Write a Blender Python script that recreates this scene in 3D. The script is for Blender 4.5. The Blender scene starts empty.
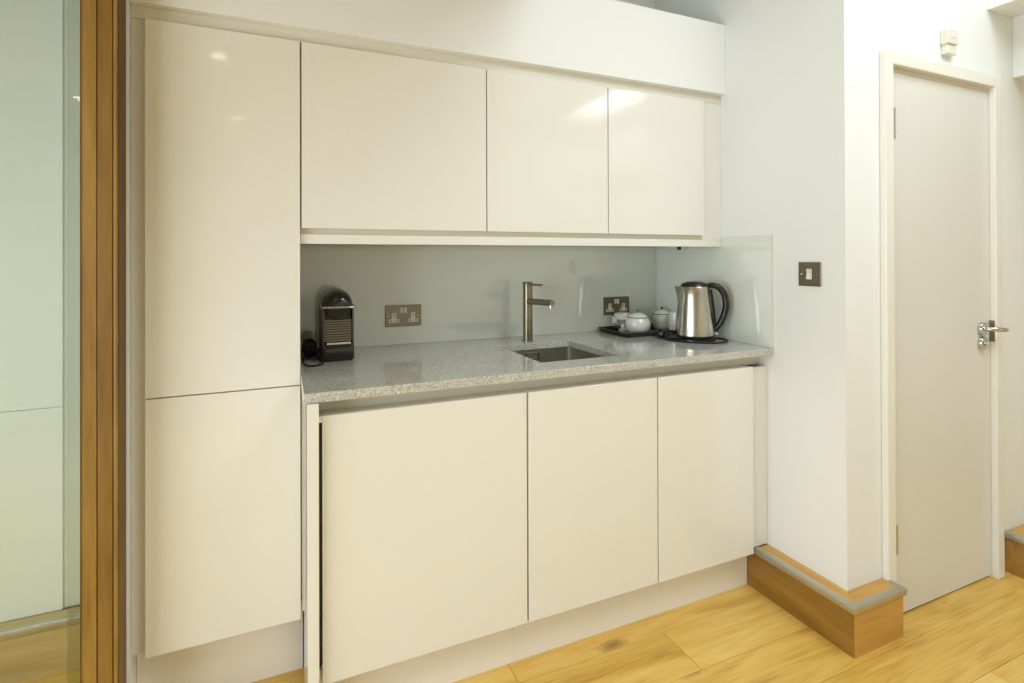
import bpy, bmesh, math, random
from mathutils import Vector, Matrix
random.seed(7)
S = bpy.context.scene
COL = S.collection
PI = math.pi

# ------------------------------------------------------------------ helpers
def lin(r, g, b):
    f = lambda c: (c/255/12.92) if c/255 <= 0.04045 else ((c/255+0.055)/1.055)**2.4
    return (f(r), f(g), f(b), 1)

def mat(name, col, rough=0.5, metal=0.0, coat=0.0, spec=0.5, bump=None, speck=None):
    m = bpy.data.materials.new(name); m.use_nodes = True
    nt = m.node_tree; b = nt.nodes['Principled BSDF']
    b.inputs['Base Color'].default_value = col
    b.inputs['Roughness'].default_value = rough
    b.inputs['Metallic'].default_value = metal
    b.inputs['Coat Weight'].default_value = coat
    b.inputs['Coat Roughness'].default_value = 0.03
    b.inputs['Specular IOR Level'].default_value = spec
    if bump:
        sc, st = bump
        tc = nt.nodes.new('ShaderNodeTexCoord'); n = nt.nodes.new('ShaderNodeTexNoise')
        n.inputs['Scale'].default_value = sc; n.inputs['Detail'].default_value = 3
        bp = nt.nodes.new('ShaderNodeBump'); bp.inputs['Strength'].default_value = st; bp.inputs['Distance'].default_value = 0.002
        nt.links.new(tc.outputs['Object'], n.inputs['Vector']); nt.links.new(n.outputs['Fac'], bp.inputs['Height'])
        nt.links.new(bp.outputs['Normal'], b.inputs['Normal'])
    return m

def brushed(name, col, rough=0.32, stretch=(400, 400, 3), metal=1.0):
    m = mat(name, col, rough, metal); nt = m.node_tree; b = nt.nodes['Principled BSDF']
    tc = nt.nodes.new('ShaderNodeTexCoord'); mp = nt.nodes.new('ShaderNodeMapping'); mp.inputs['Scale'].default_value = stretch
    n = nt.nodes.new('ShaderNodeTexNoise'); n.inputs['Scale'].default_value = 1; n.inputs['Detail'].default_value = 2
    mr = nt.nodes.new('ShaderNodeMapRange'); mr.inputs['To Min'].default_value = rough*0.8; mr.inputs['To Max'].default_value = rough*1.25
    nt.links.new(tc.outputs['Object'], mp.inputs['Vector']); nt.links.new(mp.outputs['Vector'], n.inputs['Vector'])
    nt.links.new(n.outputs['Fac'], mr.inputs['Value']); nt.links.new(mr.outputs['Result'], b.inputs['Roughness'])
    return m

def wood(name, dark, mid, light, axis='X', rough=0.35, tone=False, knots=True):
    m = bpy.data.materials.new(name); m.use_nodes = True
    nt = m.node_tree; L = nt.links; N = nt.nodes; b = N['Principled BSDF']
    b.inputs['Roughness'].default_value = rough
    tc = N.new('ShaderNodeTexCoord')
    src = tc.outputs['Object']
    if tone:
        at = N.new('ShaderNodeAttribute'); at.attribute_name = 'plank'
        cx = N.new('ShaderNodeCombineXYZ'); mu = N.new('ShaderNodeMath'); mu.operation = 'MULTIPLY'; mu.inputs[1].default_value = 37.0
        L.new(at.outputs['Fac'], mu.inputs[0]); L.new(mu.outputs[0], cx.inputs['X']); L.new(mu.outputs[0], cx.inputs['Z'])
        va = N.new('ShaderNodeVectorMath'); L.new(src, va.inputs[0]); L.new(cx.outputs[0], va.inputs[1]); src = va.outputs[0]
    def mapped(sl, sc):   # sl along the grain, sc across
        mp = N.new('ShaderNodeMapping')
        v = {'X': (sl, sc, sc), 'Y': (sc, sl, sc), 'Z': (sc, sc, sl)}[axis]
        mp.inputs['Scale'].default_value = v; L.new(src, mp.inputs['Vector']); return mp.outputs[0]
    n1 = N.new('ShaderNodeTexNoise'); n1.inputs['Scale'].default_value = 1; n1.inputs['Detail'].default_value = 6; n1.inputs['Distortion'].default_value = 1.2
    L.new(mapped(1.6, 14), n1.inputs['Vector'])
    n2 = N.new('ShaderNodeTexNoise'); n2.inputs['Scale'].default_value = 1; n2.inputs['Detail'].default_value = 4
    L.new(mapped(9, 190), n2.inputs['Vector'])
    mx = N.new('ShaderNodeMath'); mx.operation = 'MULTIPLY_ADD'; mx.inputs[1].default_value = 0.32
    L.new(n2.outputs['Fac'], mx.inputs[0]); 
    sc_ = N.new('ShaderNodeMath'); sc_.operation = 'MULTIPLY'; sc_.inputs[1].default_value = 0.68; L.new(n1.outputs['Fac'], sc_.inputs[0]); L.new(sc_.outputs[0], mx.inputs[2])
    fac = mx.outputs[0]
    if tone:
        ad = N.new('ShaderNodeMath'); ad.operation = 'MULTIPLY_ADD'; ad.inputs[1].default_value = 0.14; 
        L.new(at.outputs['Fac'], ad.inputs[0]); L.new(fac, ad.inputs[2])
        sb = N.new('ShaderNodeMath'); sb.operation = 'SUBTRACT'; sb.inputs[1].default_value = 0.07; L.new(ad.outputs[0], sb.inputs[0]); fac = sb.outputs[0]
    cr = N.new('ShaderNodeValToRGB'); e = cr.color_ramp.elements
    e[0].position = 0.30; e[0].color = dark; e[1].position = 0.68; e[1].color = light
    k = cr.color_ramp.elements.new(0.48); k.color = mid
    L.new(fac, cr.inputs['Fac']); out = cr.outputs['Color']
    if knots:
        vo = N.new('ShaderNodeTexVoronoi'); vo.inputs['Scale'].default_value = 1.0
        L.new(mapped(1.7, 4.2), vo.inputs['Vector'])
        kr = N.new('ShaderNodeMapRange'); kr.inputs['From Min'].default_value = 0.035; kr.inputs['From Max'].default_value = 0.12
        kr.inputs['To Min'].default_value = 0.75; kr.inputs['To Max'].default_value = 0.0
        nd = N.new('ShaderNodeTexNoise'); nd.inputs['Scale'].default_value = 60; L.new(src, nd.inputs['Vector'])
        dd = N.new('ShaderNodeMath'); dd.operation = 'MULTIPLY_ADD'; dd.inputs[1].default_value = 0.06; L.new(nd.outputs['Fac'], dd.inputs[0]); L.new(vo.outputs['Distance'], dd.inputs[2])
        sb2 = N.new('ShaderNodeMath'); sb2.operation = 'SUBTRACT'; sb2.inputs[1].default_value = 0.03; L.new(dd.outputs[0], sb2.inputs[0])
        L.new(sb2.outputs[0], kr.inputs['Value'])
        mix = N.new('ShaderNodeMix'); mix.data_type = 'RGBA'; mix.inputs['B'].default_value = lin(110, 78, 38)
        L.new(kr.outputs['Result'], mix.inputs['Factor']); L.new(out, mix.inputs['A']); out = mix.outputs['Result']
    L.new(out, b.inputs['Base Color'])
    bp = N.new('ShaderNodeBump'); bp.inputs['Strength'].default_value = 0.12; bp.inputs['Distance'].default_value = 0.001
    L.new(n2.outputs['Fac'], bp.inputs['Height']); L.new(bp.outputs['Normal'], b.inputs['Normal'])
    return m

def granite(name):
    m = bpy.data.materials.new(name); m.use_nodes = True
    nt = m.node_tree; L = nt.links; N = nt.nodes; b = N['Principled BSDF']
    b.inputs['Roughness'].default_value = 0.11; b.inputs['Coat Weight'].default_value = 0.35
    tc = N.new('ShaderNodeTexCoord')
    def vor(scale):
        v = N.new('ShaderNodeTexVoronoi'); v.inputs['Scale'].default_value = scale; L.new(tc.outputs['Object'], v.inputs['Vector'])
        s = N.new('ShaderNodeSeparateColor'); L.new(v.outputs['Color'], s.inputs[0]); return s
    s = vor(380); cr = N.new('ShaderNodeValToRGB'); cr.color_ramp.interpolation = 'CONSTANT'
    cols = [(0, (158, 155, 144)), (0.12, (186, 185, 176)), (0.40, (203, 203, 194)), (0.66, (213, 213, 204)), (0.90, (230, 230, 221))]
    e = cr.color_ramp.elements
    e[0].position = 0; e[0].color = lin(*cols[0][1]); e[1].position = cols[1][0]; e[1].color = lin(*cols[1][1])
    for p, c in cols[2:]: k = e.new(p); k.color = lin(*c)
    L.new(s.outputs['Red'], cr.inputs['Fac'])
    n = N.new('ShaderNodeTexNoise'); n.inputs['Scale'].default_value = 9; L.new(tc.outputs['Object'], n.inputs['Vector'])
    mix = N.new('ShaderNodeMix'); mix.data_type = 'RGBA'; mix.blend_type = 'MULTIPLY'; mix.inputs['Factor'].default_value = 0.15
    L.new(cr.outputs['Color'], mix.inputs['A']); L.new(n.outputs['Fac'], mix.inputs['B'])
    L.new(mix.outputs['Result'], b.inputs['Base Color'])
    return m

def thin_glass(name, tint):
    m = bpy.data.materials.new(name); m.use_nodes = True
    nt = m.node_tree; N = nt.nodes; L = nt.links; N.clear()
    o = N.new('ShaderNodeOutputMaterial'); t = N.new('ShaderNodeBsdfTransparent'); t.inputs['Color'].default_value = tint
    g = N.new('ShaderNodeBsdfGlossy'); g.inputs['Roughness'].default_value = 0.0
    f = N.new('ShaderNodeFresnel'); ge = N.new('ShaderNodeNewGeometry'); mr = N.new('ShaderNodeMapRange')
    mr.inputs['To Min'].default_value = 1.45; mr.inputs['To Max'].default_value = 1/1.45
    L.new(ge.outputs['Backfacing'], mr.inputs['Value']); L.new(mr.outputs['Result'], f.inputs['IOR']); mx = N.new('ShaderNodeMixShader')
    L.new(f.outputs[0], mx.inputs[0]); L.new(t.outputs[0], mx.inputs[1]); L.new(g.outputs[0], mx.inputs[2]); L.new(mx.outputs[0], o.inputs[0])
    return m

class MB:
    """collects solids, then links them as one mesh object"""
    def __init__(s): s.bm = bmesh.new()
    def box(s, x0, x1, y0, y1, z0, z1):
        v = [s.bm.verts.new((x, y, z)) for z in (z0, z1) for y in (y0, y1) for x in (x0, x1)]
        for f in ((0,2,3,1),(4,5,7,6),(0,1,5,4),(2,6,7,3),(0,4,6,2),(1,3,7,5)): s.bm.faces.new([v[i] for i in f])
        return s
    def grid(s, us, vs, holes, w0, w1, plane='XY'):
        """a slab with holes; us/vs coordinates, holes = set of (i,j) cells; w = thickness axis"""
        P = {'XY': lambda u, v, w: (u, v, w), 'XZ': lambda u, v, w: (u, w, v), 'YZ': lambda u, v, w: (w, u, v)}[plane]
        V = {}
        def gv(i, j, k):
            if (i, j, k) not in V: V[(i, j, k)] = s.bm.verts.new(P(us[i], vs[j], (w0, w1)[k]))
            return V[(i, j, k)]
        nu, nv = len(us)-1, len(vs)-1
        solid = lambda i, j: 0 <= i < nu and 0 <= j < nv and (i, j) not in holes
        for i in range(nu):
            for j in range(nv):
                if not solid(i, j): continue
                s.bm.faces.new([gv(i,j,0), gv(i,j+1,0), gv(i+1,j+1,0), gv(i+1,j,0)])
                s.bm.faces.new([gv(i,j,1), gv(i+1,j,1), gv(i+1,j+1,1), gv(i,j+1,1)])
                for di, dj, a, b_ in ((-1,0,(i,j),(i,j+1)),(1,0,(i+1,j+1),(i+1,j)),(0,-1,(i+1,j),(i,j)),(0,1,(i,j+1),(i+1,j+1))):
                    if not solid(i+di, j+dj):
                        s.bm.faces.new([gv(*a,0), gv(*a,1), gv(*b_,1), gv(*b_,0)])
        return s
    def prism(s, pts, z0, z1, axis='Z'):
        P = {'Z': lambda a, b, c: (a, b, c), 'Y': lambda a, b, c: (a, c, b), 'X': lambda a, b, c: (c, a, b)}[axis]
        lo = [s.bm.verts.new(P(a, b, z0)) for a, b in pts]; hi = [s.bm.verts.new(P(a, b, z1)) for a, b in pts]
        n = len(pts); s.bm.faces.new(lo[::-1]); s.bm.faces.new(hi)
        for i in range(n): s.bm.faces.new([lo[i], lo[(i+1)%n], hi[(i+1)%n], hi[i]])
        return s
    def loft(s, rings, cap0=True, cap1=True):
        R = [[s.bm.verts.new(p) for p in r] for r in rings]; n = len(rings[0])
        for a, b_ in zip(R, R[1:]):
            for i in range(n): s.bm.faces.new([a[i], a[(i+1)%n], b_[(i+1)%n], b_[i]])
        if cap0: s.bm.faces.new(R[0][::-1])
        if cap1: s.bm.faces.new(R[-1])
        return s
    def lathe(s, prof, cx=0, cy=0, n=40, cap0=True, cap1=True):
        return s.loft([[(cx+r*math.cos(2*PI*i/n), cy+r*math.sin(2*PI*i/n), z) for i in range(n)] for r, z in prof], cap0, cap1)
    def tube(s, pts, r, n=10, closed=False, flat=1.0):
        pts = [Vector(p) for p in pts]; rings = []
        rs = r if isinstance(r, (list, tuple)) else [r]*len(pts)
        up = None
        for i, p in enumerate(pts):
            a = pts[max(i-1, 0)]; b_ = pts[min(i+1, len(pts)-1)]
            if closed: a = pts[i-1]; b_ = pts[(i+1) % len(pts)]
            t = (b_-a).normalized()
            if up is None: up = t.orthogonal().normalized() if abs(t.z) > 0.9 else Vector((0,0,1)).cross(t).normalized()
            up = (up - t*up.dot(t)).normalized(); w = t.cross(up)
            rings.append([p + up*(rs[i]*math.cos(2*PI*k/n)) + w*(rs[i]*flat*math.sin(2*PI*k/n)) for k in range(n)])
        if closed: rings.append(rings[0]); return s.loft(rings, False, False)
        return s.loft(rings)
    def cyl(s, p0, p1, r, r2=None, n=24):
        return s.tube([p0, p1], [r, r if r2 is None else r2], n)
    def build(s, name, m, parent=None, bevel=0, seg=2, smooth=False, kind=None, label=None):
        bmesh.ops.remove_doubles(s.bm, verts=s.bm.verts, dist=1e-6)
        bmesh.ops.recalc_face_normals(s.bm, faces=s.bm.faces)
        me = bpy.data.meshes.new(name); s.bm.to_mesh(me); s.bm.free()
        o = bpy.data.objects.new(name, me); COL.objects.link(o)
        me.materials.append(m)
        if parent is not None: o.parent = parent; o.matrix_parent_inverse = Matrix.Translation(-parent.location) if parent.location.length > 0 else Matrix()
        if bevel:
            b = o.modifiers.new('bevel', 'BEVEL'); b.width = bevel; b.segments = seg; b.limit_method = 'ANGLE'; b.angle_limit = math.radians(50)
            b.harden_normals = False
        if smooth:
            for p in me.polygons: p.use_smooth = True
            try:
                e = o.modifiers.new('split', 'EDGE_SPLIT'); e.split_angle = math.radians(38)
            except Exception: pass
        if kind: o['kind'] = kind
        if label: o['label'] = label
        return o

def catmull(pts, k=6, closed=False):
    P = [Vector(p) for p in pts]; out = []; n = len(P)
    rng = range(n) if closed else range(n-1)
    for i in rng:
        if closed: a, b, c, d = P[i-1], P[i], P[(i+1)%n], P[(i+2)%n]
        else: a, b, c, d = P[max(i-1,0)], P[i], P[i+1], P[min(i+2,n-1)]
        for j in range(k):
            t = j/k
            out.append(0.5*((2*b)+(c-a)*t+(2*a-5*b+4*c-d)*t*t+(3*b-a-3*c+d)*t**3))
    if not closed: out.append(P[-1])
    return out

def thing(name, label, cat, loc, group=None):
    o = bpy.data.objects.new(name, None); COL.objects.link(o); o.location = loc; o.empty_display_size = 0.05
    o['label'] = label; o['category'] = cat
    if group: o['group'] = group
    return o
def tag(o, label, cat, group=None):
    o['label'] = label; o['category'] = cat
    if group: o['group'] = group
    return o

# ------------------------------------------------------------------ materials
M_wall = mat('wall_paint', lin(240, 242, 239), 0.55, bump=(120, 0.05))
M_ceil = mat('ceiling_paint', lin(240, 238, 230), 0.6)
M_trim = mat('trim_gloss', lin(238, 235, 225), 0.25)
M_doorpaint = mat('door_paint', lin(226, 224, 216), 0.32, bump=(90, 0.03))
M_cab = mat('cream_gloss', lin(237, 236, 227), 0.09, coat=0.4)
M_carc = mat('carcass_cream', lin(226, 222, 208), 0.35)
M_plinth = mat('plinth_cream', lin(240, 236, 226), 0.4)
M_black = mat('black_plastic', lin(22, 22, 22), 0.28)
M_blackgloss = mat('black_gloss', lin(18, 18, 19), 0.08, coat=0.5)
M_rubber = mat('black_rubber', lin(26, 26, 27), 0.5)
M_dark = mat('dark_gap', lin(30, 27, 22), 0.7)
M_steel = brushed('brushed_steel', lin(196, 190, 176), 0.24)
M_nickel = brushed('brushed_nickel', lin(150, 140, 120), 0.3)
M_sink = brushed('sink_steel', lin(196, 193, 182), 0.3, (3, 3, 3))
M_plate = brushed('socket_steel', lin(140, 130, 112), 0.35, (3, 3, 300))
M_alu = brushed('aluminium', lin(196, 194, 186), 0.36, (4, 4, 4))
M_chrome = mat('chrome', lin(205, 205, 205), 0.12, 1.0)
M_whiteplastic = mat('white_plastic', lin(232, 228, 214), 0.3)
M_cer = mat('white_china', lin(238, 238, 230), 0.1, coat=0.3)
M_green = mat('green_glaze', lin(60, 140, 105), 0.15, coat=0.3)
M_glassback = mat('painted_glass', lin(231, 236, 226), 0.04, coat=1.0, spec=0.6)
M_glassedge = mat('glass_edge', lin(214, 222, 208), 0.1)
M_granite = granite('speckled_granite')
M_pane = thin_glass('pane', (0.93, 0.95, 0.915, 1))
M_floor = wood('oak_floor', lin(188, 142, 60), lin(221, 178, 87), lin(234, 200, 118), 'X', 0.36, tone=True)
M_riserX = wood('oak_riser', lin(134, 96, 38), lin(164, 122, 54), lin(184, 142, 70), 'X', 0.35, knots=False)
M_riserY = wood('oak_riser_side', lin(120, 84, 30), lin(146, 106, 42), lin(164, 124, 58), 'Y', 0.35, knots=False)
M_tread = wood('oak_tread', lin(176, 126, 54), lin(204, 154, 74), lin(218, 172, 94), 'Y', 0.35, knots=False)
M_treadX = wood('oak_tread_long', lin(172, 124, 56), lin(198, 150, 74), lin(212, 168, 92), 'X', 0.35, knots=False)
M_post = wood('oak_post', lin(124, 92, 36), lin(150, 116, 50), lin(168, 134, 66), 'Z', 0.4, knots=False)
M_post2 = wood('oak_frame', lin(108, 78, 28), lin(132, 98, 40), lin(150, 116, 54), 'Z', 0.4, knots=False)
M_veilX = wood('veiled_oak', lin(176, 146, 98), lin(196, 168, 118), lin(208, 182, 136), 'X', 0.4, knots=False)  # step oak lightened, the veil of the glass put into its colour
M_postshade = wood('oak_post_shade', lin(80, 52, 15), lin(102, 70, 22), lin(120, 86, 32), 'Z', 0.4, knots=False)  # shade of the post's side face put into a darker oak copy

# ------------------------------------------------------------------ dimensions
XR = 1.72        # right wall of the niche
YB = 2.1425      # face of the glass splashback
YU = 1.699       # front of tall and wall doors
YD = 1.470       # front of base doors
ZW = 0.924; ZWB = 0.898
XT = 0.0489
CEIL = 3.1
XL, XE, YR = -1.9, 4.2, -3.2   # room limits
YW = 1.175       # door wall
def st(o): o['kind'] = 'structure'; return o

# ------------------------------------------------------------------ floor of planks
bm = bmesh.new(); lay = bm.faces.layers.float.new('plank')
w = 0.18; rows = []
y = 1.09
while y > YR: y -= w
joints = {1.27: 1.185, 1.45: 0.647}
while y < 2.25:
    off = random.uniform(0, 1.6)
    for k, v in joints.items():
        if abs(y-k) < 0.02: off = (v - XL) % 1.9
    x = XL - 1.9 + off
    while x < XE:
        x0, x1 = max(x, XL), min(x+1.9, XE)
        y0, y1 = max(y, YR), min(y+w, 2.2)
        if x1-x0 > 0.01 and y1-y0 > 0.005:
            g = 0.0005; c = 0.0012; zt = 0.0
            t = random.random()
            if abs(y-1.09) < 0.02: t = 0.12
            top = [(x0+c,y0+c,zt),(x1-c,y0+c,zt),(x1-c,y1-c,zt),(x0+c,y1-c,zt)]
            mid = [(x0+g,y0+g,-c),(x1-g,y0+g,-c),(x1-g,y1-g,-c),(x0+g,y1-g,-c)]
            bot = [(a,b_,-0.02) for a,b_,_ in mid]
            V = [[bm.verts.new(p) for p in r] for r in (top, mid, bot)]
            fs = [bm.faces.new(V[0])]
            for A, B in ((V[0],V[1]),(V[1],V[2])):
                for i in range(4): fs.append(bm.faces.new([A[i], B[i], B[(i+1)%4], A[(i+1)%4]]))
            for f in fs: f[lay] = t
        x += 1.9
    y += w
v = [bm.verts.new(p) for p in ((XL,YR,-0.02),(XE,YR,-0.02),(XE,2.2,-0.02),(XL,2.2,-0.02))]
bm.faces.new(v)
bmesh.ops.recalc_face_normals(bm, faces=[f for f in bm.faces])
me = bpy.data.meshes.new('floor'); bm.to_mesh(me); bm.free(); me.materials.append(M_floor)
fl = bpy.data.objects.new('floor', me); COL.objects.link(fl); st(fl)

# ------------------------------------------------------------------ room shell
st(MB().box(XL, XR+0.06, 2.15, 2.25, 0, CEIL).build('wall_back', M_wall))
st(MB().box(XR, XR+0.06, YW+0.06, 2.15, 0, CEIL).build('wall_right', M_wall))
DX0, DX1, DZ = 1.945, 2.580, 1.940
st(MB().grid([XR, DX0-0.012, DX1+0.012, XE], [0, DZ+0.012, CEIL], {(1, 0)}, YW, YW+0.06, 'XZ').build('wall_front', M_wall))
st(MB().grid([YR, -0.9, 1.45, 2.25], [0, 0.15, 1.85, CEIL], {(1, 1)}, XL-0.1, XL, 'YZ').build('wall_left', M_wall))
st(MB().grid([YR, YW+0.06], [0, CEIL], set(), XE, XE+0.1, 'YZ').build('wall_far', M_wall))
st(MB().grid([XL, XE], [0, CEIL], set(), YR-0.1, YR, 'XZ').build('wall_rear', M_wall))
SX0, SX1, SY0, SY1 = 0.95, 2.45, -1.05, 0.65
TX0, TX1, TY0, TY1 = 3.35, 4.0, -2.8, -1.4
MX, MZ = 0.85, 2.32   # edge and underside of the added slab shading the left half of the room
st(MB().grid([XL, SX0, SX1, TX0, TX1, XE], [YR, TY0, TY1, SY0, SY1, 2.25], {(1, 3), (3, 1)}, CEIL, CEIL+0.15, 'XY').build('ceiling', M_ceil))
# skylights and added left window: white bars and panes in the openings
def window(name, u0, u1, v0, v1, w0, plane, nu=2, nv=1):
    f = MB(); t = 0.05
    us = [u0]; 
    for i in range(nu): a = u0+(u1-u0)*i/nu; b_ = u0+(u1-u0)*(i+1)/nu; us += [a+t/ (1 if i == 0 else 2), b_-t/(1 if i == nu-1 else 2)]
    us.append(u1); vs = [v0]
    for i in range(nv): a = v0+(v1-v0)*i/nv; b_ = v0+(v1-v0)*(i+1)/nv; vs += [a+t/(1 if i == 0 else 2), b_-t/(1 if i == nv-1 else 2)]
    vs.append(v1)
    holes = {(2*i+1, 2*j+1) for i in range(nu) for j in range(nv)}
    f.grid(us, vs, holes, w0, w0+0.05, plane)
    o = st(f.build(name, M_trim)); 
    p = MB().grid([u0+0.01, u1-0.01], [v0+0.01, v1-0.01], set(), w0+0.02, w0+0.026, plane).build('window_pane', thin_glass(name+'_glass', (1, 1, 1, 1)), o)
    return o
st(MB().box(XL, MX, YR, 1.60, MZ, MZ+0.16).build('shade_slab', mat('shade_slab_paint', lin(176, 162, 134), 0.6), bevel=0.003))  # added unseen slab, darkens the upper left cabinets; dull colour cuts its bounce
window('window_1', SX0, SX1, SY0, SY1, CEIL+0.04, 'XY', 2, 1)
window('added_window', -0.9, 1.45, 0.15, 1.85, XL-0.07, 'YZ', 2, 1)  # added opening, lets fill light in from the left
window('window_2', TX0, TX1, TY0, TY1, CEIL+0.04, 'XY', 1, 1)

# stepped underside of the stair over the door wall
st(MB().box(2.574, XE, 0.1, YW, 2.252, CEIL).box(2.756, XE, -1.5, YW, 2.005, 2.252).build('trim_1', M_wall, bevel=0.002))

# ------------------------------------------------------------------ painted door with frame
arch = MB().prism([(1.900,0),(1.900,1.986),(2.625,1.986),(2.625,0),(DX1,0),(DX1,DZ),(DX0,DZ),(DX0,0)], 1.153, YW, 'Y')
fr = st(arch.build('trim_2', M_trim, bevel=0.003))
MB().prism([(DX0-0.0119,0),(DX0-0.0119,DZ+0.0119),(DX1+0.0119,DZ+0.0119),(DX1+0.0119,0),(DX1,0),(DX1,DZ),(DX0,DZ),(DX0,0)], YW+0.0002, YW+0.10, 'Y').build('door_lining', M_trim, fr)
MB().box(DX0+0.0005, DX1-0.0005, 1.1795, 1.215, DZ-0.0125, DZ-0.0002).box(DX0, DX1, 1.2195, 1.232, 0, DZ-0.0126).build('door_stop', M_trim, fr)
d1 = st(MB().box(DX0+0.0025, DX1-0.0012, 1.178, 1.218, 0.006, DZ-0.0135).build('door_1', M_doorpaint, bevel=0.0015))
# dark room behind the gap round the door
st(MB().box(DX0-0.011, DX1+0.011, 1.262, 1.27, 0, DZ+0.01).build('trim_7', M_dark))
for z0, z1 in ((1.680, 1.790), (0.238, 0.340)):
    h = MB()
    for k in range(5):
        a = z0+(z1-z0)*k/5; h.cyl((1.9525, 1.158, a+0.0008), (1.9525, 1.158, z0+(z1-z0)*(k+1)/5-0.0008), 0.0048, n=14)
    h.box(1.9515, 1.9535, 1.160, 1.179, z0+0.002, z1-0.002)
    h.build('hinge', M_alu, d1, smooth=True)
# lever handle and lock rose
RX = 2.522
hd = MB().cyl((RX, 1.1775, 0.988), (RX, 1.164, 0.988), 0.026, 0.0245, 32).build('handle_rose', M_chrome, d1, bevel=0.002, smooth=True)
MB().tube(catmull([(RX, 1.165, 0.988), (RX+0.002, 1.150, 0.989), (RX+0.012, 1.134, 0.989), (RX+0.030, 1.124, 0.988), (RX+0.058, 1.118, 0.986)], 5), [0.0085]*9+[0.009]*6+[0.0085]*3+[0.0075, 0.006, 0.004], 14, flat=1.0).build('lever', M_chrome, hd, smooth=True)
lk = MB().cyl((RX, 1.1775, 0.932), (RX, 1.164, 0.932), 0.026, 0.0245, 32).build('lock_rose', M_chrome, d1, bevel=0.002, smooth=True)
MB().cyl((RX, 1.165, 0.932), (RX, 1.157, 0.932), 0.009, 0.0085, 20).box(RX-0.002, RX+0.002, 1.150, 1.1575, 0.926, 0.938).build('thumb_turn', M_steel, lk, smooth=True)
MB().box(DX1-0.0015, DX1+0.0005, 1.160, 1.177, 0.935, 1.018).build('strike_plate', M_plate, fr)
# sensor box over the door
t = thing('wall_sensor', 'small white plastic sensor box with slotted front on the wall above the door', 'sensor', (2.288, 1.16, 2.07))
MB().box(2.256, 2.322, 1.148, YW, 2.062, 2.118).build('housing', M_whiteplastic, t, bevel=0.004)
MB().box(2.262, 2.322, 1.153, YW, 2.026, 2.058).build('lower_housing', M_whiteplastic, t, bevel=0.003)
MB().box(2.262, 2.318, 1.156, 1.174, 2.0575, 2.0625).build('slot', M_carc, t)
MB().box(2.276, 2.306, 1.1465, 1.1485, 2.085, 2.10).build('front_button', M_plinth, t, bevel=0.001)

# ------------------------------------------------------------------ oak step plinths with aluminium nosing
def nosing_path(pts, z, parent, name='nosing'):
    """L profile swept along an axis-aligned path; outward side is to the right of travel"""
    prof = [(-0.015, 0.0005), (-0.0145, 0.002), (-0.002, 0.0035), (0.0045, 0.0025), (0.0080, -0.0015), (0.0090, -0.008), (0.0085, -0.019), (0.0070, -0.0215), (0.0005, -0.0215), (0.0005, 0.0005)]
    n = len(pts); rings = []
    for i, p in enumerate(pts):
        d0 = (Vector(pts[i])-Vector(pts[i-1])).normalized() if i > 0 else (Vector(pts[1])-Vector(pts[0])).normalized()
        d1_ = (Vector(pts[i+1])-Vector(pts[i])).normalized() if i < n-1 else d0
        n0 = Vector((d0.y, -d0.x)); n1 = Vector((d1_.y, -d1_.x)); m_ = n0+n1 if (n0-n1).length > 1e-5 else n0
        rings.append([(p[0]+m_.x*a, p[1]+m_.y*a, z+b_) for a, b_ in prof])
    return MB().loft(rings).build(name, M_alu, parent)
ZS = 0.162
XS, YS = 1.658, 1.111
def step(name, riser_boxes, tread_boxes, nose):
    o = MB()
    for b_ in riser_boxes: o.box(*b_)
    r = st(o.build(name, M_riserX))
    return r
s1 = st(MB().prism([(XS, YS), (1.905, YS), (1.905, YW-0.022), (1.898, YW-0.022), (1.898, YW-0.0005), (XR-0.0005, YW-0.0005), (XR-0.0005, 1.5295), (XS, 1.5295)], 0, ZS-0.006).build('trim_3', M_riserY))
MB().box(XS+0.0008, 1.9045, YS-0.0015, YS, 0.0005, ZS-0.006).build('front_riser', M_treadX, s1)
MB().prism([(XS, YS), (XR-0.0005, YW), (XR-0.0005, 1.4885), (XS, 1.4885)], ZS-0.006, ZS).build('tread', M_tread, s1)
MB().prism([(XS, YS), (1.905, YS), (1.905, 1.1525), (1.8985, 1.1525), (1.8985, YW-0.0005), (XR, YW-0.0005)], ZS-0.006, ZS).build('tread', M_treadX, s1)
nosing_path([(XS, 1.4885), (XS, YS), (1.905, YS), (1.905, 1.152)], ZS, s1)
# right of the door
XS2 = 2.676; YS2 = 1.108
s2 = st(MB().box(XS2, XE, YS2, YW-0.0005, 0, ZS-0.006).build('trim_4', M_riserX))
MB().box(XS2, XE, YS2, YW-0.0005, ZS-0.006, ZS).build('tread', M_treadX, s2)
nosing_path([(XS2, YW-0.001), (XS2, YS2), (XE, YS2)], ZS, s2)
# behind the glass on the far side
s3 = st(MB().box(XL, -0.405, 2.055, 2.1095, 0, ZS-0.006).build('trim_5', M_veilX))
MB().box(XL, -0.405, 2.055, 2.1095, ZS-0.006, ZS).build('tread', M_veilX, s3)
nosing_path([(XL, 2.055), (-0.405, 2.055)], ZS, s3)
# panelled wall behind the glass
pw = st(MB().box(XL, -0.6405, 2.11, 2.1495, 0.163, 0.8035).box(XL, -0.6405, 2.11, 2.1495, 0.8048, 2.60).build('trim_6', M_wall, bevel=0.001))
st(MB().box(-0.640, -0.405, 2.118, 2.1495, 0.163, 2.60).build('trim_8', M_wall))

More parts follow.
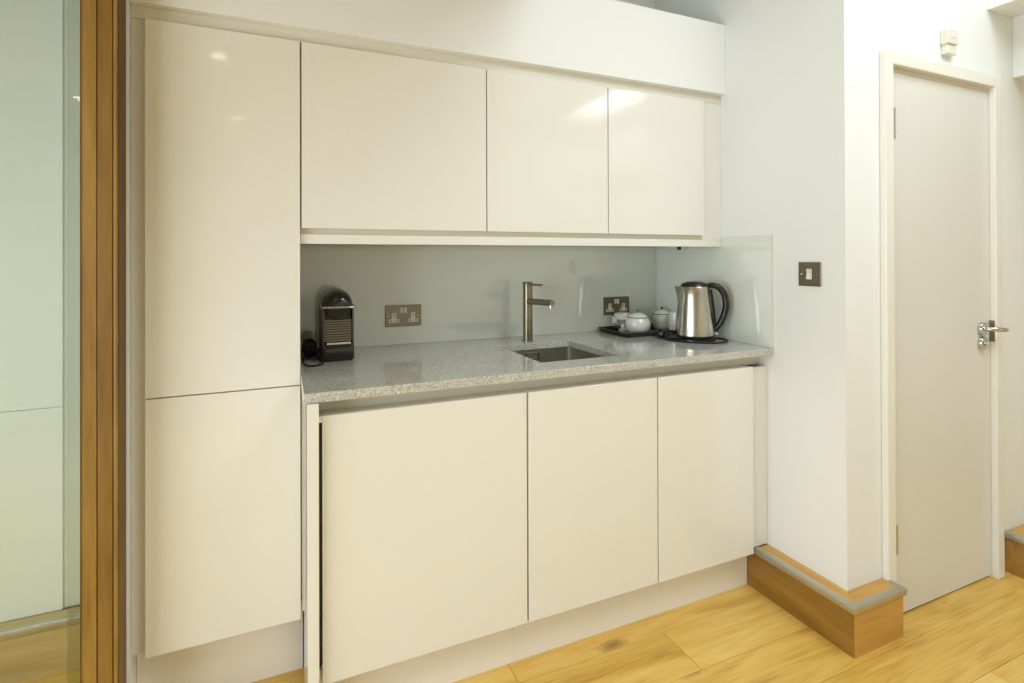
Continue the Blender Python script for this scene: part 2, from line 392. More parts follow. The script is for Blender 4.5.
# ------------------------------------------------------------------ glazed oak sliding door on the left
st(MB().box(-0.402, -0.3745, 1.700, 2.1495, 0, CEIL).build('trim_9', M_wall))
PT = CEIL-0.001
d2 = st(MB().box(-0.4512, -0.4190, 1.600, 1.645, 0.001, PT).build('door_2', M_post, bevel=0.0015))
MB().box(-1.88, -0.4512, 1.619, 1.625, 0.012, PT-0.02).build('glass_pane', M_pane, d2)
MB().box(-0.4512, -0.4495, 1.5985, 1.6, 0.001, PT).build('glazing_bead', M_postshade, d2)
d3 = st(MB().box(-0.4170, -0.3868, 1.600, 1.676, 0.001, PT).build('door_3', M_post2, bevel=0.0015))
MB().box(-0.4936, -0.4170, 1.655, 1.661, 0.012, PT-0.02).build('glass_pane', M_pane, d3)
MB().box(-0.3868, -0.3848, 1.604, 1.676, 0.001, PT).build('rebate', M_postshade, d3)
MB().box(-0.3848, -0.3770, 1.600, 1.610, 0.001, PT).build('bead', M_post, d3, bevel=0.002)
MB().box(-0.3848, -0.3754, 1.610, 1.676, 0.001, PT).build('jamb', M_postshade, d3, bevel=0.0015)
MB().box(-0.4190, -0.4170, 1.606, 1.640, 0.001, PT).build('brush_seal', M_rubber, d3)

# ------------------------------------------------------------------ soffit box over the cabinets
st(MB().box(-0.374, XR-0.0005, 1.688, 2.149, 1.959, 2.2525).build('trim_10', M_wall, bevel=0.0015))

# ------------------------------------------------------------------ tall cabinet
t = thing('tall_cabinet', 'tall cream gloss cupboard with two stacked doors beside the oak post', 'cupboard', (-0.15, 1.93, 0))
MB().box(-0.3735, 0.0470, 1.7195, 2.149, 0.2065, 1.9225).build('body', M_carc, t)
MB().box(-0.3735, -0.3415, 1.7150, 1.7195, 0.2065, 1.9220).build('side_filler', M_carc, t)
MB().box(-0.3395, XT, YU, YU+0.019, 0.8955, 1.9205).build('cabinet_door', M_cab, t, bevel=0.0012, label='longer upper door')
MB().box(-0.3395, XT, YU, YU+0.019, 0.1990, 0.8922).build('cabinet_door', M_cab, t, bevel=0.0012, label='shorter lower door')
MB().box(-0.3735, 0.0570, 1.7745, 1.79, 0.0, 0.206).build('plinth', M_plinth, t)
tag(MB().box(-0.3735, XR-0.0005, 1.7145, 1.73, 1.9235, 1.9585).build('filler_strip', M_carc), 'long cream filler strip between the wall cupboard doors and the soffit above', 'filler strip')
tag(MB().box(0.0522, 0.0700, 1.706, 1.722, 0.2170, 0.8975).build('filler_strip', M_cab), 'narrow upright cream filler strip between the tall cupboard and the fridge end panel', 'filler strip')

# ------------------------------------------------------------------ wall cabinets
UX = [(0.0535, 0.6424), (0.6464, 1.1356), (1.1396, 1.6097)]
UL = ['widest cream gloss wall cupboard over the coffee machine', 'middle cream gloss wall cupboard over the mixer tap', 'cream gloss wall cupboard over the kettle and tray']
for (a, b_), l in zip(UX, UL):
    t = thing('wall_cabinet', l, 'wall cupboard', ((a+b_)/2, 1.93, 1.345), 'wall cupboards in a row')
    bx0 = a-0.002 if a > 0.1 else 0.0500; bx1 = b_+0.002
    g = MB(); g.box(bx0, bx1, 1.7195, 2.141, 1.3455, 1.9225); g.build('body', M_carc, t)
    MB().box(a, b_, YU, YU+0.019, 1.3627, 1.9205).build('cabinet_door', M_cab, t, bevel=0.0012)
tag(MB().box(1.6125, XR-0.0005, 1.7150, 1.735, 1.3455, 1.9225).build('infill_panel', M_cab), 'upright cream filler panel between the last wall cupboard and the side wall', 'filler panel')
pel = thing('pelmet', 'cream pelmet board running under the wall cupboards', 'pelmet', (0.88, 1.9, 1.316))
MB().box(0.0500, XR-0.0005, 1.7100, 1.728, 1.3161, 1.3450).build('front_board', M_cab, pel, bevel=0.001)
MB().box(0.0500, XR-0.0005, 1.7285, 2.141, 1.3230, 1.3450).build('base_board', M_carc, pel)
for i, (lx, ly, l) in enumerate([(0.33, 1.77, 'slim unlit cupboard light under the pelmet above the coffee machine'), (0.80, 1.77, 'slim unlit cupboard light under the pelmet above the mixer tap')]):
    o = thing('cupboard_light', l, 'light', (lx, ly, 1.32), 'slim lights under the wall cupboards')
    MB().box(lx-0.08, lx+0.08, ly-0.02, ly+0.02, 1.3165, 1.3229).build('housing', M_steel, o, bevel=0.002)
    MB().box(lx-0.075, lx+0.075, ly-0.015, ly+0.015, 1.3155, 1.3166).build('diffuser', M_whiteplastic, o)
o = MB().cyl((1.650, 1.90, 1.3229), (1.650, 1.90, 1.306), 0.010, 0.008, 18).build('cable_clip', M_rubber, smooth=True)
tag(o, 'tiny dark knob under the wall cupboards above the kettle', 'clip')

# ------------------------------------------------------------------ base cabinets
BX = [(0.0950, 0.6855), (0.6915, 1.1793), (1.1840, 1.6260)]
BL = ['widest cream gloss base cupboard beside the white end panel', 'cream gloss base cupboard beneath the sink', 'narrowest cream gloss base cupboard beside the oak step plinth']
for i, ((a, b_), l) in enumerate(zip(BX, BL)):
    t = thing('base_cabinet', l, 'base cupboard', ((a+b_)/2, 1.75, 0), 'base cupboards in a row')
    bx0 = a-0.002; bx1 = b_+0.0025
    if i == 1: # open topped box, the sink hangs in it
        MB().grid([bx0, bx0+0.018, bx1-0.018, bx1], [1.4905, 1.5085, 2.12, 2.138], {(1, 1)}, 0.158, 0.8490, 'XY').box(bx0+0.018, bx1-0.018, 1.5085, 2.12, 0.158, 0.176).build('body', M_carc, t)
    else:
        MB().box(bx0, bx1, 1.4905, 2.138, 0.158, 0.8490).build('body', M_carc, t)
    MB().box(a, b_, YD, YD+0.020, 0.1552, 0.858).build('cabinet_door', M_cab, t, bevel=0.0014)
    if i == 0:
        MB().box(0.0862, 0.0948, 1.4760, 1.4900, 0.205, 0.842).build('door_seal', M_rubber, t, label='black rubber seal')
        MB().box(0.0862, 0.0948, 1.4700, 1.4900, 0.842, 0.857).build('hinge_cap', M_cab, t)
tag(MB().box(0.084, XR-0.001, 1.530, 1.540, 0.8515, ZWB-0.0005).box(0.0862, XR-0.0935, 1.4905, 1.540, 0.850, 0.857).build('finger_rail', mat('rail', lin(238, 234, 218), 0.45)), 'recessed beige finger rail channel between the worktop and base doors', 'rail')
tag(MB().box(1.6290, XR-0.0005, 1.4900, 1.508, 0.1650, 0.8500).build('infill_panel', M_cab, bevel=0.001), 'upright cream filler panel between the last base cupboard and the side wall', 'filler panel')
tag(MB().box(0.0580, 0.0858, 1.4500, 1.7050, 0.0, 0.8970).build('end_panel', M_cab, bevel=0.001), 'thick cream end panel on the open side of the base cupboards', 'panel')
for (a, b_, l) in ((0.0862, 0.6680, 'cream plinth board under the widest base cupboard'), (0.6685, 1.1850, 'cream plinth board under the sink cupboard'), (1.1855, XS-0.0005, 'cream plinth board meeting the oak step plinth')):
    tag(MB().box(a, b_, 1.531, 1.547, 0.0, 0.1565).build('plinth_board', M_plinth, bevel=0.0006), l, 'plinth', 'plinth boards under the base cupboards')

# ------------------------------------------------------------------ worktop, splashbacks
HX0, HX1, HY0, HY1 = 0.787, 1.105, 1.575, 1.948
wt = MB().grid([0.0495, HX0, HX1, XR-0.0005], [1.4564, HY0, HY1, 2.1480], {(1, 1)}, ZWB, ZW, 'XY').build('worktop', M_granite, bevel=0.0015)
tag(wt, 'grey speckled stone worktop with a square cut-out for the sink', 'worktop')
o = MB().box(0.0500, XR-0.0065, YB, 2.1485, ZW+0.0005, 1.3225).build('splashback', M_glassback); tag(o, 'wide pale green glass splashback on the rear wall behind the tap', 'splashback')
g = MB().box(XR-0.006, XR, 1.4595, 2.1418, ZW+0.0005, 1.3155).box(XR-0.006, XR, 1.4595, 1.7085, 1.3155, 1.3580)
o = g.build('splashback', M_glassback); tag(o, 'narrow pale green glass splashback on the side wall next to the kettle', 'splashback')
MB().box(XR-0.0062, XR, 1.4565, 1.4595, ZW+0.0005, 1.3580).build('polished_edge', M_glassedge, o)

# ------------------------------------------------------------------ sink
t = thing('sink', 'square stainless steel sink bowl set under the worktop', 'sink', (0.946, 1.76, 0.73))
def rrect(x0, x1, y0, y1, r, z, n=6):
    pts = []
    for cx, cy, a0 in ((x1-r, y1-r, 0), (x0+r, y1-r, 90), (x0+r, y0+r, 180), (x1-r, y0+r, 270)):
        for k in range(n+1):
            a = math.radians(a0+90*k/n); pts.append((cx+r*math.cos(a), cy+r*math.sin(a), z))
    return pts
e = 0.003
rg = [rrect(HX0-0.02, HX1+0.02, HY0-0.02, HY1+0.02, 0.03, ZWB-0.0015), rrect(HX0-e, HX1+e, HY0-e, HY1+e, 0.018, ZWB-0.0015),
      rrect(HX0-e, HX1+e, HY0-e, HY1+e, 0.018, 0.76), rrect(HX0+0.004, HX1-0.004, HY0+0.004, HY1-0.004, 0.02, 0.745), rrect(HX0+0.02, HX1-0.02, HY0+0.02, HY1-0.02, 0.02, 0.738)]
out = [rrect(HX0+0.018, HX1-0.018, HY0+0.018, HY1-0.018, 0.02, 0.735), rrect(HX0-e-0.002, HX1+e+0.002, HY0-e-0.002, HY1+e+0.002, 0.02, 0.757),
       rrect(HX0-e-0.002, HX1+e+0.002, HY0-e-0.002, HY1+e+0.002, 0.02, ZWB-0.003), rrect(HX0-0.02, HX1+0.02, HY0-0.02, HY1+0.02, 0.03, ZWB-0.003)]
mb = MB(); mb.loft(rg, False, True); mb.loft(out, True, False)
mb.build('bowl', M_sink, t, smooth=True)
dr = MB().lathe([(0.045, 0.7385), (0.045, 0.7405), (0.040, 0.742), (0.034, 0.7405), (0.030, 0.7395)], 0.946, 1.76, 32).build('drain', M_chrome, t, smooth=True)
fr_ = MB(); yb = HY1+e-0.003
ox0, ox1, oz0, oz1 = 0.905, 0.966, 0.856, 0.884
fr_.grid([ox0, ox0+0.005, ox1-0.005, ox1], [oz0, oz0+0.004, oz1-0.004, oz1], {(1, 1)}, yb-0.001, yb+0.0025, 'XZ').build('overflow_plate', M_chrome, t)

# ------------------------------------------------------------------ mixer tap
TX, TY = 0.9490, 2.023
t = thing('mixer_tap', 'tall brushed nickel mixer tap standing behind the sink', 'tap', (TX, TY, ZW))
MB().lathe([(0.0235, ZW), (0.0235, ZW+0.003), (0.0215, ZW+0.005)], TX, TY).build('base_ring', M_nickel, t, smooth=True)
MB().lathe([(0.0205, ZW+0.005), (0.0205, 1.1450)], TX, TY).build('body', M_nickel, t, smooth=True)
cp = MB().lathe([(0.0200, 1.1450), (0.0200, 1.1465), (0.0212, 1.147), (0.0212, 1.169), (0.0200, 1.1715)], TX, TY).build('control_cap', M_nickel, t, smooth=True)
MB().cyl((TX, TY-0.019, 1.161), (TX, TY-0.135, 1.1635), 0.0048, 0.0045, 14).build('lever', M_nickel, cp, smooth=True)
sp = MB().tube([(TX, TY-0.018, 1.0900), (TX, TY-0.212, 1.0975), (TX, TY-0.225, 1.0975)], [0.0125, 0.0125, 0.0105], 24).build('spout', M_nickel, t, smooth=True)
MB().cyl((TX, TY-0.211, 1.090), (TX, TY-0.213, 1.076), 0.0095, 0.0092, 20).build('aerator', M_steel, sp, smooth=True)

# ------------------------------------------------------------------ sockets and switch
def socket(cx, cz, label):
    y = YB; t = thing('double_socket', label, 'wall socket', (cx, y, cz), 'double sockets on the glass splashback')
    MB().box(cx-0.073, cx+0.073, y-0.005, y-0.0003, cz-0.043, cz+0.043).build('faceplate', M_plate, t, bevel=0.0015)
    for s in (-1, 1):
        px = cx+s*0.0385; z = cz-0.010
        prof = [(-0.021,-0.017),(0.021,-0.017),(0.021,-0.004),(0.009,-0.001),(0.0085,0.022),(-0.0085,0.022),(-0.009,-0.001),(-0.021,-0.004)]
        ins = MB().prism([(px+a, z+b_) for a, b_ in prof], y-0.0062, y-0.005, 'Y').build('socket_insert', M_whiteplastic, t)
        h = MB().box(px-0.002, px+0.002, y-0.0066, y-0.0061, z+0.009, z+0.017)
        for q in (-1, 1): h.box(px+q*0.0125-0.0035, px+q*0.0125+0.0035, y-0.0066, y-0.0061, z-0.012, z-0.0075)
        h.build('pin_holes', M_dark, ins)
    for s in (-1, 1):
        MB().prism([(y-0.0050, cz+0.010), (y-0.0095, cz+0.0105), (y-0.0065, cz+0.020), (y-0.0090, cz+0.0325), (y-0.0050, cz+0.033)], cx+s*0.0075-0.0055, cx+s*0.0075+0.0055, 'X').build('rocker', M_whiteplastic, t)
    for s in (-1, 1): MB().cyl((cx+s*0.0605, y-0.005, cz+0.0), (cx+s*0.0605, y-0.0056, cz+0.0), 0.003, n=14).build('screw', M_steel, t)
    return t
socket(0.4490, 1.0400, 'brushed steel double socket next to the coffee machine')
socket(1.4760, 1.0405, 'brushed steel double socket behind the white sugar bowl')
t = thing('light_switch', 'brushed steel single light switch on the side wall', 'switch', (XR, 1.3035, 1.2105))
cy, cz = 1.3035, 1.2105
MB().box(XR-0.005, XR-0.0003, cy-0.0435, cy+0.0435, cz-0.0430, cz+0.0430).build('faceplate', M_plate, t, bevel=0.0015)
MB().prism([(XR-0.0050, cz-0.0185), (XR-0.0095, cz-0.018), (XR-0.0065, cz+0.002), (XR-0.0085, cz+0.0185), (XR-0.0050, cz+0.019)], 0, 1, 'Y').bm.free()
rk = MB(); pts = [(XR-0.0050, cz-0.0185), (XR-0.0095, cz-0.018), (XR-0.0062, cz+0.002), (XR-0.0085, cz+0.0185), (XR-0.0050, cz+0.019)]
rk.prism(pts, cy-0.0095, cy+0.0095, 'Y').build('rocker', M_whiteplastic, t)
for s in (-1, 1): MB().cyl((XR-0.005, cy+s*0.030, cz), (XR-0.0062, cy+s*0.030, cz), 0.0035, n=14).build('screw', M_chrome, t)

# ------------------------------------------------------------------ coffee machine
cx, y0 = 0.1755, 1.885
t = thing('coffee_machine', 'small black capsule coffee machine with ribbed front and domed head', 'coffee machine', (cx, 1.98, ZW))
hw = 0.0475
def hoop(r, zc, y, n=20):   # half round outline of the head
    return [(cx+r*math.cos(PI*k/n), y, zc+r*math.sin(PI*k/n)) for k in range(n+1)]
# lower body with drip tray
MB().box(cx-hw+0.002, cx+hw-0.002, y0+0.020, 2.105, ZW+0.002, 1.100).build('body', M_black, t, bevel=0.004)
ft = MB(); ft.loft([rrect(cx-hw-0.0028+q_, cx+hw+0.0028-q_, y0-0.016+q_, y0+0.0035, 0.009, z) for z, q_ in ((ZW+0.001, 0.004), (ZW+0.007, 0), (ZW+0.046, 0), (ZW+0.054, 0.003), (ZW+0.057, 0.008))])
ft.build('drip_tray', M_blackgloss, t, smooth=True)
MB().loft([rrect(cx-0.040, cx+0.040, y0-0.007, y0+0.0095, 0.004, z) for z in (ZW+0.0571, ZW+0.0632)]).build('cup_grid', M_chrome, t)
for s in (-1, 1):
    sx0, sx1 = (cx-hw-0.003, cx-hw+0.002) if s < 0 else (cx+hw-0.002, cx+hw+0.003)
    sp_ = MB().prism([(y0+0.004, ZW+0.006), (2.100, ZW+0.006), (2.100, 1.098), (y0+0.004, 1.098)], sx0, sx1, 'X').build('side_panel', brushed('machine_side_%d' % s, lin(120, 112, 104), 0.35), t, bevel=0.002)
    gr = MB()
    xo = (sx0-0.0012, sx0+0.0002) if s < 0 else (sx1-0.0002, sx1+0.0012)
    for k in range(14): gr.box(xo[0], xo[1], y0+0.030, 2.08, ZW+0.055+k*0.008, ZW+0.0585+k*0.008)
    gr.build('side_ribs', M_plate, sp_)
# ribbed chest between the panels
rb = MB()
for k in range(9):
    z = 0.989+k*0.0085; rb.box(cx-hw+0.004, cx+hw-0.004, y0+0.010, y0+0.021, z, z+0.0048)
rb.build('front_ribs', brushed('rib_metal', lin(150, 142, 124), 0.4), t, bevel=0.0008)
# coffee outlet under the head
MB().loft([rrect(cx-r, cx+r, y0-0.002, y0+0.03, 0.008, z) for r, z in ((0.020, 1.066), (0.036, 1.075), (hw-0.004, 1.1005))]).build('coffee_outlet', M_black, t, smooth=True)
# head: rounded block with a smaller polished dome at the front
hd = MB(); hd.loft([[(a, b_, c) for a, b_, c in hoop(r, 1.112, y)] for r, y in ((0.042, y0+0.012), (0.0475, y0+0.018), (0.0515, y0+0.06), (0.0515, 2.085), (0.046, 2.10))])
hd.build('head', mat('graphite', lin(58, 57, 52), 0.25), t, smooth=True)
dm = MB(); dm.loft([[(a, b_, c) for a, b_, c in hoop(r, 1.1125, y)] for r, y in ((0.012, y0-0.022), (0.026, y0-0.018), (0.038, y0-0.009), (0.0455, y0+0.003), (0.047, y0+0.016))])
dm.build('front_dome', M_blackgloss, t, smooth=True)
MB().box(cx-0.049, cx+0.049, y0-0.022, y0+0.030, 1.1035, 1.1115).build('chrome_band', M_chrome, t, bevel=0.003)
lv = MB(); lv.tube(catmull([(cx-0.0530, 2.02, 1.112), (cx-0.0535, 1.94, 1.109), (cx-0.0535, 1.875, 1.1075), (cx-0.044, 1.861, 1.107), (cx, 1.857, 1.107), (cx+0.044, 1.861, 1.107), (cx+0.0535, 1.875, 1.1075), (cx+0.0535, 1.94, 1.109), (cx+0.0530, 2.02, 1.112)], 6), 0.0028, 10)
lv.build('lever', M_chrome, t, smooth=True)
# heap of cord to the side, ending in a plug block
cd = MB()
loop = [(0.128, 2.06, 0.94), (0.105, 2.07, 0.930), (0.078, 2.03, 0.929), (0.064, 1.92, 0.928), (0.066, 1.855, 0.928), (0.082, 1.810, 0.928), (0.112, 1.825, 0.928), (0.122, 1.855, 0.928), (0.115, 1.93, 0.930), (0.104, 1.985, 0.938), (0.080, 1.995, 0.946),
        (0.066, 1.96, 0.945), (0.068, 1.915, 0.938), (0.088, 1.895, 0.934), (0.110, 1.905, 0.934), (0.117, 1.945, 0.940), (0.100, 1.975, 0.954), (0.078, 1.975, 0.962), (0.068, 2.00, 0.955), (0.085, 2.03, 0.948)]
cd.tube(catmull(loop, 6), 0.0036, 8); 
cd.build('power_cord', M_rubber, t, smooth=True)
cd2 = MB()
for k in range(6):
    zc = 0.934+k*0.0085; rr = 0.023-0.001*k
    cd2.tube([(0.0875+rr*math.cos(a), 2.015+1.5*rr*math.sin(a), zc+0.003*math.sin(2*a+k)) for a in [2*PI*i/28 for i in range(28)]], 0.0042, 8, closed=True)
cd2.build('coiled_cord', M_rubber, t, smooth=True)
MB().box(0.066, 0.110, 1.985, 2.045, 0.928, 0.978).build('plug', M_black, t, bevel=0.008, seg=3)

# ------------------------------------------------------------------ tray and china
t = thing('serving_tray', 'flat black rectangular tray holding the white china', 'tray', (1.54, 2.01, ZW))
tx0, tx1, ty0, ty1 = 1.360, 1.7135, 1.892, 2.136
rg = [rrect(tx0+0.014, tx1-0.014, ty0+0.014, ty1-0.014, 0.01, ZW+0.0005), rrect(tx0, tx1, ty0, ty1, 0.016, ZW+0.0195), rrect(tx0-0.002+0.004, tx1-0.002, ty0+0.002, ty1-0.002, 0.015, ZW+0.0210),
      rrect(tx0+0.006, tx1-0.006, ty0+0.006, ty1-0.006, 0.012, ZW+0.0185), rrect(tx0+0.018, tx1-0.018, ty0+0.018, ty1-0.018, 0.01, ZW+0.0035)]
MB().loft(rg).build('tray_body', M_blackgloss, t, smooth=True)
ZT = ZW+0.0037
def pot(name, px, py, rb, R, rl, zl, label, cat, group, squat=True):
    t = thing(name, label, cat, (px, py, ZT), group)
    H = zl-ZT
    if squat: prof = [(rb, 0), (rb, 0.004), (R*0.80, H*0.14), (R*0.95, H*0.32), (R, H*0.52), (R*0.97, H*0.74), (rl*1.02, H*0.96), (rl, H)]
    else: prof = [(rb, 0), (rb*1.02, 0.003), (R*0.84, H*0.16), (R*0.96, H*0.36), (R, H*0.62), (R*0.98, H*0.82), (rl*1.01, H*0.97), (rl, H)]
    prof = [tuple(v) for v in catmull([(r, z, 0) for r, z in prof], 3)]
    MB().lathe([(p[0], ZT+p[1]) for p in prof], px, py, 48).build('bowl', M_cer, t, smooth=True)
    MB().lathe([(rl+0.0006, zl-0.001), (rl+0.0026, zl+0.0008), (rl+0.0008, zl+0.0032)], px, py, 48).build('green_rim', M_green, t, smooth=True)
    ld = MB().lathe([(rl-0.0005, zl+0.0028), (rl*0.85, zl+0.010), (rl*0.6, zl+0.0165), (rl*0.3, zl+0.0205), (0.006, zl+0.0215)], px, py, 48).build('lid', M_cer, t, smooth=True)
    kz = zl+0.0212
    MB().lathe([(0.0045, kz), (0.005, kz+0.003), (0.0085, kz+0.006), (0.0090, kz+0.0095), (0.0060, kz+0.0135), (0.001, kz+0.0147)], px, py, 20).build('knob', M_green, ld, smooth=True)
G = 'white lidded bowls with green rims on the tray'
pot('sugar_bowl', 1.480, 1.979, 0.028, 0.0568, 0.0452, 1.0010, 'round white lidded sugar bowl with green rim nearest the sink', 'sugar bowl', G)
pot('sugar_bowl', 1.660, 2.032, 0.026, 0.0455, 0.0400, 1.0030, 'smaller white lidded bowl with green rim half hidden by the kettle', 'sugar bowl', G, False)
# footed cream jug
jx, jy = 1.476, 2.085
t = thing('cream_jug', 'white footed china cup with a stubby handle behind the sugar bowl', 'cup', (jx, jy, ZT))
MB().lathe([(0.022, ZT), (0.022, ZT+0.004), (0.012, ZT+0.012), (0.011, ZT+0.030), (0.026, ZT+0.044), (0.041, ZT+0.056), (0.0425, ZT+0.082), (0.0395, ZT+0.082), (0.037, ZT+0.060), (0.010, ZT+0.050)], jx, jy, 40).build('bowl', M_cer, t, smooth=True)
MB().loft([rrect(jx-0.058, jx-0.038, jy-0.008, jy+0.008, 0.004, z) for z in (ZT+0.040, ZT+0.043, ZT+0.062, ZT+0.065)]).build('handle', M_cer, t, smooth=True)
# mug
mx_, my_ = 1.6680, 1.9420
t = thing('mug', 'plain white mug mostly hidden behind the kettle', 'mug', (mx_, my_, ZT))
MB().lathe([(0.026, ZT), (0.030, ZT+0.003), (0.0345, ZT+0.022), (0.0350, ZT+0.060), (0.0335, ZT+0.092), (0.0310, ZT+0.092), (0.0320, ZT+0.060), (0.031, ZT+0.024), (0.010, ZT+0.008)], mx_, my_, 40).build('cup_body', M_cer, t, smooth=True)
MB().tube(catmull([(mx_-0.0, my_+0.034, ZT+0.078), (mx_, my_+0.052, ZT+0.076), (mx_, my_+0.056, ZT+0.05), (mx_, my_+0.048, ZT+0.026), (mx_, my_+0.033, ZT+0.024)], 5), 0.004, 10).build('handle', M_cer, t, smooth=True)

# ------------------------------------------------------------------ kettle on its base
kx, ky = 1.581, 1.727
kb = thing('power_base', 'round black power base of the kettle with its cord and plug', 'kettle base', (kx, ky, ZW))
MB().lathe([(0.080, ZW+0.0005), (0.081, ZW+0.004), (0.0795, ZW+0.012), (0.076, ZW+0.0145)], kx, ky, 56).build('base_disc', M_black, kb, smooth=True)
cpts = [(1.525, 1.785, 0.928), (1.490, 1.800, 0.928), (1.480, 1.770, 0.928), (1.500, 1.700, 0.928), (1.545, 1.655, 0.928), (1.600, 1.625, 0.928), (1.655, 1.630, 0.928), (1.697, 1.670, 0.928), (1.700, 1.715, 0.928), (1.672, 1.740, 0.928), (1.655, 1.745, 0.930)]
MB().tube(catmull(cpts, 8), 0.0036, 10).build('power_cord', M_rubber, kb, smooth=True)
pl = MB(); px, py, pz = 1.512, 1.852, ZW
q = []
for z, s in ((0.001, 0.90), (0.010, 1.0), (0.026, 1.0), (0.036, 0.80), (0.040, 0.5)):
    q.append([(px+(a*math.cos(0.5)-b_*math.sin(0.5)), py+(a*math.sin(0.5)+b_*math.cos(0.5)), pz+z) for a, b_, _ in rrect(-0.024*s, 0.024*s, -0.018*s, 0.018*s, 0.010*s, 0)])
pl = pl.loft(q).build('plug', M_black, kb, smooth=True)
pn = MB()
for s in (-1, 1): pn.box(px+0.026, px+0.046, py+s*0.008-0.003-0.01, py+s*0.008+0.003-0.01, ZW+0.014, ZW+0.018)
pn.box(px+0.026, px+0.048, py-0.012, py-0.008, ZW+0.026, ZW+0.032).build('pins', M_chrome, pl)
cpts = [(1.490, 1.800, 0.928), (1.478, 1.83, 0.930), (1.490, 1.850, 0.938)]
MB().tube(catmull(cpts, 6), 0.0036, 10).build('plug_cord', M_rubber, kb, smooth=True)
k = thing('kettle', 'brushed stainless steel kettle with black handle and lid', 'kettle', (kx, ky, ZW+0.0148))
Zk = ZW+0.0148
MB().lathe([(0.0745, Zk), (0.0775, Zk+0.004), (0.0775, Zk+0.012)], kx, ky, 56).build('foot_ring', M_black, k, smooth=True)
body = MB().lathe([(0.0768, Zk+0.012), (0.0768, Zk+0.030), (0.0740, Zk+0.080), (0.0690, Zk+0.130), (0.0635, Zk+0.178), (0.0590, Zk+0.209), (0.0575, Zk+0.212)], kx, ky, 64).build('body', M_steel, k, smooth=True)
ld = MB().lathe([(0.0565, Zk+0.2122), (0.0560, Zk+0.217), (0.049, Zk+0.2255), (0.030, Zk+0.2315), (0.010, Zk+0.2335)], kx, ky, 56).build('lid', M_black, k, smooth=True)
rdir = Vector((math.cos(0.4094+0.30), -math.sin(0.4094+0.30), 0)); side = Vector((-rdir.y, rdir.x, 0)); c0 = Vector((kx, ky, 0))
hp = [(0.048, Zk+0.214), (0.070, Zk+0.217), (0.095, Zk+0.208), (0.114, Zk+0.182), (0.122, Zk+0.142), (0.116, Zk+0.102), (0.102, Zk+0.066), (0.087, Zk+0.044), (0.076, Zk+0.034)]
hpp = catmull([c0+rdir*a+Vector((0,0,z)) for a, z in hp], 5)
nn = len(hpp)
MB().tube(hpp, [0.0125+0.0045*math.sin(PI*i/(nn-1)) for i in range(nn)], 16, flat=0.8).build('handle', M_black, k, smooth=True)
strp = [(0.0630, Zk+0.200), (0.0680, Zk+0.165), (0.0735, Zk+0.120), (0.0775, Zk+0.075), (0.0800, Zk+0.030)]
MB().tube([c0+rdir*(a-0.006)+Vector((0,0,z)) for a, z in strp], 0.0125, 14, flat=0.9).build('handle_strip', M_black, k, smooth=True)
# spout: v-shaped lip opposite the handle
ldir = -rdir
def ring_sp(z, reach, half):
    base = 0.0590 if z > Zk+0.19 else 0.0650
    return [c0+ldir*(base-0.012)+side*half+Vector((0,0,z)), c0+ldir*reach+side*(half*0.35)+Vector((0,0,z)), c0+ldir*(reach+0.004)+Vector((0,0,z)), c0+ldir*reach-side*(half*0.35)+Vector((0,0,z)), c0+ldir*(base-0.012)-side*half+Vector((0,0,z))]
MB().loft([ring_sp(Zk+0.145, 0.0640, 0.006), ring_sp(Zk+0.178, 0.0680, 0.018), ring_sp(Zk+0.2115, 0.0755, 0.028)]).build('spout', M_steel, k)
ga = c0+Vector((0, 0, 0)); 
MB().cyl(c0+rdir*0.079+side*0.0+Vector((0,0,Zk+0.018)), c0+rdir*0.092+Vector((0,0,Zk+0.016)), 0.005, 0.003, 12).build('power_switch', M_whiteplastic, k, smooth=True)

# ------------------------------------------------------------------ camera
yaw, roll, pitch, f, cyp = 0.4094, 0.0033, 0.0038, 529.37, 256.36
Fh = Vector((math.sin(yaw), math.cos(yaw), 0)); R = Vector((math.cos(yaw), -math.sin(yaw), 0)); Z = Vector((0, 0, 1))
F = Fh*math.cos(pitch)+Z*math.sin(pitch); U = Z*math.cos(pitch)-Fh*math.sin(pitch)
R2 = R*math.cos(roll)-U*math.sin(roll); U2 = R*math.sin(roll)+U*math.cos(roll)
cam = bpy.data.cameras.new('camera'); co = bpy.data.objects.new('camera', cam); COL.objects.link(co)
m = Matrix((R2, U2, -F)).transposed().to_4x4(); m.translation = (0, 0, 1.27); co.matrix_world = m
cam.sensor_width = 36; cam.sensor_fit = 'HORIZONTAL'; cam.lens = f*36/1024; cam.shift_y = -(341.5-cyp)/1024; cam.clip_start = 0.02
S.camera = co

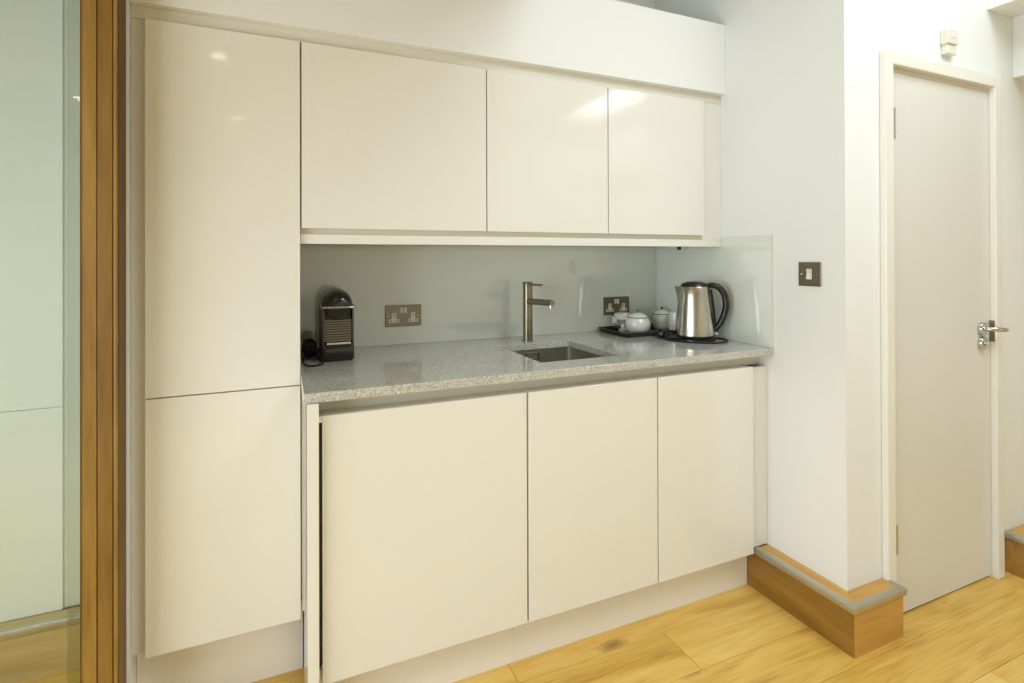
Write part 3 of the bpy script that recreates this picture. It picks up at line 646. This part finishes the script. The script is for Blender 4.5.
# ------------------------------------------------------------------ light
wd = bpy.data.worlds.new('world'); S.world = wd; wd.use_nodes = True
wn = wd.node_tree.nodes['Background']; wn.inputs['Color'].default_value = (0.95, 0.97, 1.0, 1); wn.inputs['Strength'].default_value = 1.0
def area(name, loc, target, sx, sy, power, col):
    l = bpy.data.lights.new(name, 'AREA'); l.shape = 'RECTANGLE'; l.size = sx; l.size_y = sy; l.energy = power; l.color = col
    o = bpy.data.objects.new(name, l); COL.objects.link(o); o.location = loc
    o.rotation_euler = (Vector(target)-Vector(loc)).to_track_quat('-Z', 'Y').to_euler(); return o
def roof(name, a, b_, c, d, p): area(name, ((a+b_)/2, (c+d)/2, CEIL+0.14), ((a+b_)/2, (c+d)/2, 0), b_-a-0.1, d-c-0.1, p, (0.83, 0.93, 1.0))
roof('skylight_daylight', SX0, SX1, SY0, SY1, 57)
roof('far_skylight_daylight', TX0, TX1, TY0, TY1, 24)
area('added_left_fill', (XL-0.15, 0.275, 1.0), (3, 0.275, 1.0), 2.25, 1.60, 55, (0.83, 0.93, 1.0))  # added fill from the left to brighten the right wall
M_lamp = bpy.data.materials.new('lamp_glow'); M_lamp.use_nodes = True
lb = M_lamp.node_tree.nodes['Principled BSDF']; lb.inputs['Emission Color'].default_value = (1, 0.85, 0.62, 1); lb.inputs['Emission Strength'].default_value = 12
for i, (lx, ly) in enumerate([(-1.2, 0.3), (-0.3, 0.3), (-1.2, -1.0), (-0.3, -1.0), (-0.3, -2.4)]):
    t = thing('downlight', 'round recessed ceiling downlight under the added slab', 'light', (lx, ly, MZ), 'downlights under the added slab')
    MB().lathe([(0.045, MZ-0.0005), (0.045, MZ-0.004), (0.034, MZ-0.004), (0.034, MZ-0.0005)], lx, ly, 32).build('trim_ring', M_trim, t)
    MB().lathe([(0.033, MZ-0.0005), (0.033, MZ-0.0025)], lx, ly, 32).build('lens', M_lamp, t)
    l = bpy.data.lights.new('downlight_beam', 'AREA'); l.shape = 'DISK'; l.size = 0.05; l.energy = 1.6; l.color = (0.97, 0.97, 0.95); l.spread = math.radians(115)
    o = bpy.data.objects.new('downlight_beam', l); COL.objects.link(o); o.location = (lx, ly, MZ-0.006)
S.view_settings.view_transform = 'Standard'; S.view_settings.look = 'None'; S.view_settings.exposure = 0.10; S.view_settings.gamma = 1.0
S.view_settings.use_curve_mapping = False
